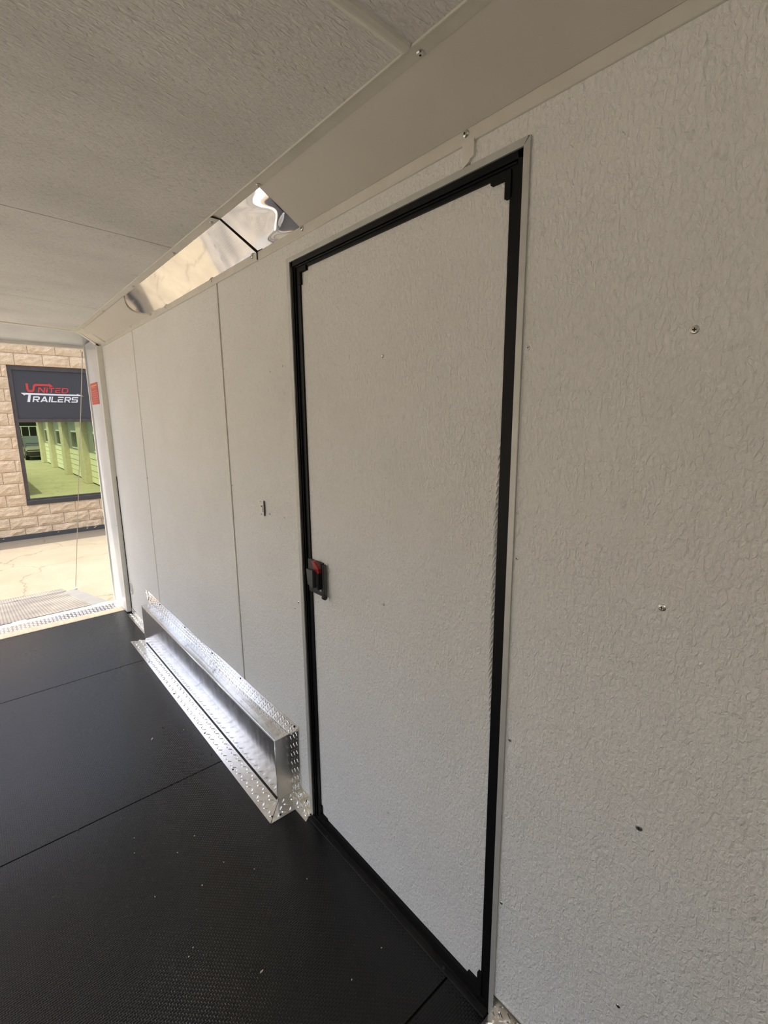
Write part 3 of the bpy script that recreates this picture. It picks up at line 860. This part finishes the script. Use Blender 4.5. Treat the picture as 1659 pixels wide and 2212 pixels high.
# ================================================================== block building behind
YB = 10.6
bd = empty('block_building', (0.5, YB, GZ))
tag(bd, 'peach split-face block building with a dark framed window', 'building')
BW, BH = 0.406, 0.203
WX0, WX1, WZ0, WZ1 = -0.150, 1.72, 0.060, 2.490
ROWS = range(-12, 5)          # course k spans z = 2.49 + k*BH .. +BH
def block_mesh(w, seed):
    rnd = random.Random(seed)
    bm = bmesh.new()
    nx, nz = max(2, int(round(6 * w / BW))), 4
    jw = 0.008
    G = []
    for i in range(nx + 1):
        row = []
        for j in range(nz + 1):
            edge = i in (0, nx) or j in (0, nz)
            d = -0.004 if edge else -rnd.uniform(0.010, 0.028)
            row.append(bm.verts.new((-w / 2 + jw / 2 + (w - jw) * i / nx, d, jw / 2 + (BH - jw) * j / nz)))
        G.append(row)
    for i in range(nx):
        for j in range(nz): bm.faces.new([G[i][j], G[i + 1][j], G[i + 1][j + 1], G[i][j + 1]])
    rim = [G[i][0] for i in range(nx + 1)] + [G[nx][j] for j in range(1, nz + 1)] + [G[i][nz] for i in range(nx - 1, -1, -1)] + [G[0][j] for j in range(nz - 1, 0, -1)]
    bk = [bm.verts.new((v.co.x, 0.05, v.co.z)) for v in rim]
    for i in range(len(rim)):
        j = (i + 1) % len(rim); bm.faces.new([rim[i], rim[j], bk[j], bk[i]])
    bmesh.ops.recalc_face_normals(bm, faces=bm.faces[:])
    me = bpy.data.meshes.new('block'); bm.to_mesh(me); bm.free(); me.materials.append(M['block'])
    return me
cache = {}
far = bmesh.new()
nblk = 0
for k in list(range(-15, 2)):
    z = WZ1 + k * BH
    off = 0.0 if k % 2 == 0 else BW / 2
    x = -0.03 + off - 11 * BW
    while x < 5.6:
        a, b = x, x + BW
        x += BW
        if z > WZ0 - 0.05 and z < WZ1 - 0.05:
            segs = []
            if a < WX0: segs.append((a, min(b, WX0)))
            if b > WX1: segs.append((max(a, WX1), b))
        else: segs = [(a, b)]
        for a2, b2 in segs:
            w = b2 - a2
            if w < 0.04: continue
            if -1.75 < (a2 + b2) / 2 < 2.6 and nblk < 296:
                key = (round(w, 3), random.randrange(6))
                if key not in cache: cache[key] = block_mesh(w, hash(key) % 1000)
                o = bpy.data.objects.new('block', cache[key]); link(o, bd)
                o.location = Vector(((a2 + b2) / 2, YB, z)) - wloc(bd)
                nblk += 1
            else:
                add_box(far, a2 + 0.004, b2 - 0.004, YB - 0.012, YB + 0.05, z + 0.004, z + BH - 0.004)
o = obj('far_blocks', far, M['block'], bd); tag(o, kind='stuff')
bm = bmesh.new()
ztopB = WZ1 + 5 * BH + 0.2
for a, b, z0, z1 in ((-4.5, WX0, GZ, 2.96), (WX1, 5.5, GZ, 2.96), (WX0, WX1, GZ, WZ0), (WX0, WX1, WZ1, 2.96)):
    add_box(bm, a, b, YB + 0.004, YB + 0.2, z0, z1)
obj('mortar_core', bm, M['mortar'], bd)
box('roof_slab', -4.5, 5.5, YB + 0.2, YB + 6, 2.7, 2.85, M['basegrey'], bd)
box('side_wall', -4.5, -4.3, YB + 0.2, YB + 6, GZ, 2.7, M['mortar'], bd)
box('side_wall', 5.3, 5.5, YB + 0.2, YB + 6, GZ, 2.7, M['mortar'], bd)
box('coping', -4.55, 5.55, YB - 0.03, YB + 0.25, 2.96, 3.02, M['bronze'], bd)
box('footing', -4.5, 5.5, YB - 0.025, YB + 0.05, GZ, GZ + 0.085, M['basegrey'], bd)
# window
wd = empty('window', ((WX0 + WX1) / 2, YB, WZ0), bd)
YFm = YB + 0.02
bm = bmesh.new()
add_box(bm, WX0, WX0 + 0.06, YFm, YFm + 0.08, WZ0, WZ1)
add_box(bm, WX1 - 0.06, WX1, YFm, YFm + 0.08, WZ0, WZ1)
add_box(bm, WX0 + 0.06, WX1 - 0.06, YFm, YFm + 0.08, WZ1 - 0.075, WZ1)
add_box(bm, WX0 + 0.06, WX1 - 0.06, YFm, YFm + 0.08, WZ0, WZ0 + 0.1)
obj('window_frame', bm, M['bronze'], wd)
box('mullion', WX0 + 0.06, WX1 - 0.06, YFm - 0.002, YFm + 0.06, 1.522, 1.580, M['bronze'], wd)
box('window_sill', WX0 - 0.005, WX1 + 0.005, YB - 0.03, YFm + 0.05, 0.052, 0.135, M['sillgrey'], wd, 0.004)
box('window_pane', WX0 + 0.055, WX1 - 0.055, YFm + 0.035, YFm + 0.042, 0.13, 1.53, M['glass'], wd)
box('sign_board', WX0 + 0.055, WX1 - 0.055, YFm + 0.022, YFm + 0.034, 1.575, 2.42, M['board'], wd)
# lettering of the sign, cut out of thin sheet
SYA, SYB = YFm + 0.0165, YFm + 0.0225
def strokes(bm, polys, x0, z0, w, h, shear=0.22):
    for kk, poly in enumerate(polys):
        add_prism(bm, [(x0 + p * w + shear * q * h, z0 + q * h) for p, q in poly], 'y', SYA - 0.0003 * kk, SYB)
R_ = lambda a, b, c, d: [(a, c), (b, c), (b, d), (a, d)]
FONT = {
    'N': [R_(0, .2, 0, 1), R_(.8, 1, 0, 1), [(0, 1), (.24, 1), (1, 0), (.76, 0)]],
    'I': [R_(.0, 1, 0, 1)],
    'i': [R_(.0, 1, 0, .72), R_(.0, 1, .82, 1)],
    'T': [R_(0, 1, .8, 1), R_(.38, .62, 0, .8)],
    'E': [R_(0, .95, .8, 1), R_(.1, .85, .4, .58), R_(0, .95, 0, .2), R_(0, .22, 0, .58)],
    'D': [R_(0, .2, 0, 1), R_(0, .75, .8, 1), R_(0, .75, 0, .2), R_(.8, 1, .2, .8), [(.75, 1), (1, .8), (.8, .8), (.7, .85)], [(.75, 0), (.7, .15), (.8, .2), (1, .2)]],
    'R': [R_(0, .2, 0, 1), R_(0, .85, .8, 1), R_(0, .85, .36, .54), R_(.78, 1, .45, .9), [(.42, .4), (.66, .4), (1, 0), (.74, 0)]],
    'A': [[(0, 0), (.22, 0), (.62, 1), (.40, 1)], [(.78, 0), (1, 0), (.62, 1), (.40, 1)], R_(.25, .80, .18, .36)],
    'L': [R_(0, .22, 0, 1), R_(0, 1, 0, .2)],
    'S': [R_(.05, 1, .8, 1), R_(0, .22, .45, .92), R_(.05, .95, .41, .59), R_(.78, 1, .08, .55), R_(0, .95, 0, .2)],
}
bm = bmesh.new()
# big U with the bar running on into an arrow
strokes(bm, [[(0, .32), (.26, .32), (.26, 1), (0, 1)], [(0, .32), (.10, .08), (.28, 0), (.34, .22), (.26, .32)], R_(.28, .62, 0, .24), [(.62, 0), (.80, .10), (.90, .30), (.66, .34), (.60, .24)], [(.66, .30), (.90, .30), (.98, .70), (.76, .78)], [(.76, .74), (.98, .66), (1.22, .74), (1.16, .98), (.95, .96)],
             [(1.1, .74), (2.55, .74), (2.55, .98), (1.1, .98)], [(2.52, 1.10), (2.55, .62), (2.98, .72)]], 0.085, 2.045, 0.135, 0.148, 0.0)
x = 0.245
for ch, w in (('N', .105), ('i', .024), ('T', .085), ('E', .085), ('D', .10)):
    strokes(bm, FONT[ch], x, 2.040, w, 0.092); x += w + 0.014
o = obj('red_lettering', bm, M['signred'], wd); tag(o, 'red UNITED lettering with an arrow')
bm = bmesh.new()
add_prism(bm, [(0.0, 2.030), (0.84, 2.019), (0.84, 2.032), (0.945, 1.994), (0.84, 1.994), (0.065, 1.998), (0.045, 1.985)], 'y', SYA, SYB)
strokes(bm, [R_(.32, .72, 0, 1)], 0.045, 1.872, 0.095, 0.128)
x = 0.150
for ch, w in (('R', .098), ('A', .112), ('I', .024), ('L', .085), ('E', .090), ('R', .098), ('S', .100)):
    strokes(bm, FONT[ch], x, 1.874, w, 0.100); x += w + 0.013
o = obj('white_lettering', bm, M['signwhite'], wd); tag(o, 'white TRAILERS lettering under a long white arrow')

# ================================================================== columned building beside the trailer (seen mirrored in the window)
gb = empty('columned_building', (2.8, -3.5, GZ))
tag(gb, 'long low building with tan columns and cream siding, mirrored in the window', 'building')
cols = [(1.45, 2.35), (-2.50, -1.75), (-6.55, -5.80), (-10.45, -9.70), (5.4, 6.2)]
for a, b in cols:
    box('column', 2.10, 2.36, a, b, GZ, 1.62, M['gcol'], gb, 0.01)
    box('column_cap', 2.06, 2.36, a - 0.04, b + 0.04, 1.62, 1.76, M['gcap'], gb)
box('upper_wall', 2.31, 2.7, -10.45, 6.2, 0.5, 2.6, M['gwall'], gb)
for k in range(5):
    z0 = GZ + 0.05 + k * 0.205
    box('siding_board', 2.29, 2.33, -10.4, 6.1, z0, z0 + 0.185, M['gsiding'], gb)
box('siding_back', 2.31, 2.7, -10.45, 6.2, GZ, 0.5, M['roofdark'], gb)
box('eave', 2.0, 2.8, -10.6, 6.4, 1.80, 2.1, M['roofdark'], gb)
box('roof', 2.2, 8.0, -10.6, 6.4, 2.6, 2.75, M['roofdark'], gb)
for a, b in ((-0.95, 0.75), (-5.0, -3.3), (-9.0, -7.4), (3.3, 4.9)):
    w = empty('window', (2.30, (a + b) / 2, 0.55), gb)
    box('window_frame', 2.285, 2.32, a, b, 0.55, 1.22, M['gcap'], w)
    mid = (a + b) / 2
    for p, q in ((a + 0.06, mid - 0.03), (mid + 0.03, b - 0.06)):
        box('window_pane', 2.278, 2.29, p, q, 0.61, 1.16, M['gdark'], w)
# parked car and far fence
car = empty('parked_car', (2.35, -14.2, GZ))
tag(car, 'dark parked car mirrored in the window behind the last column', 'car')
prof = [(-16.3, -0.30), (-16.25, 0.10), (-15.9, 0.20), (-15.3, 0.75), (-13.9, 0.78), (-13.2, 0.32), (-12.35, 0.22), (-12.15, 0.0), (-12.15, -0.32)]
bm = bmesh.new()
add_prism(bm, prof, 'x', 1.62, 3.25)
bmesh.ops.bevel(bm, geom=bm.edges[:], offset=0.06, segments=2, affect='EDGES')
obj('car_body', bm, M['carpaint'], car)
prism('windscreen', [(-13.85, 0.74), (-13.25, 0.36), (-13.24, 0.38), (-13.84, 0.76)], 'x', 1.75, 3.1, M['gdark'], car)
for y in (-15.5, -12.95):
    for x, nx in ((1.62, -1), (3.25, 1)):
        bm = bmesh.new(); add_lathe(bm, (x, y, GZ + 0.32), (nx, 0, 0), [(0.0, -0.16), (0.32, -0.16), (0.32, 0.02), (0.20, 0.03), (0, 0.02)], 20)
        w = obj('wheel', bm, M['tyre'], car)
        bm = bmesh.new(); add_lathe(bm, (x, y, GZ + 0.32), (nx, 0, 0), [(0.19, 0.025), (0.17, 0.035), (0, 0.035)], 16)
        obj('hub_cap', bm, M['hub'], w)
fe = empty('yard_fence', (1.0, -26, GZ))
tag(fe, 'pale green yard fence at the far end of the mirrored yard', 'fence')
for k in range(34): box('fence_post', -7 + k * 0.5, -6.95 + k * 0.5, -26.03, -25.97, GZ, 1.3, M['fence'], fe)
for z in (-0.35, 1.25): box('fence_rail', -7.2, 10, -26.02, -25.98, z, z + 0.06, M['fence'], fe)
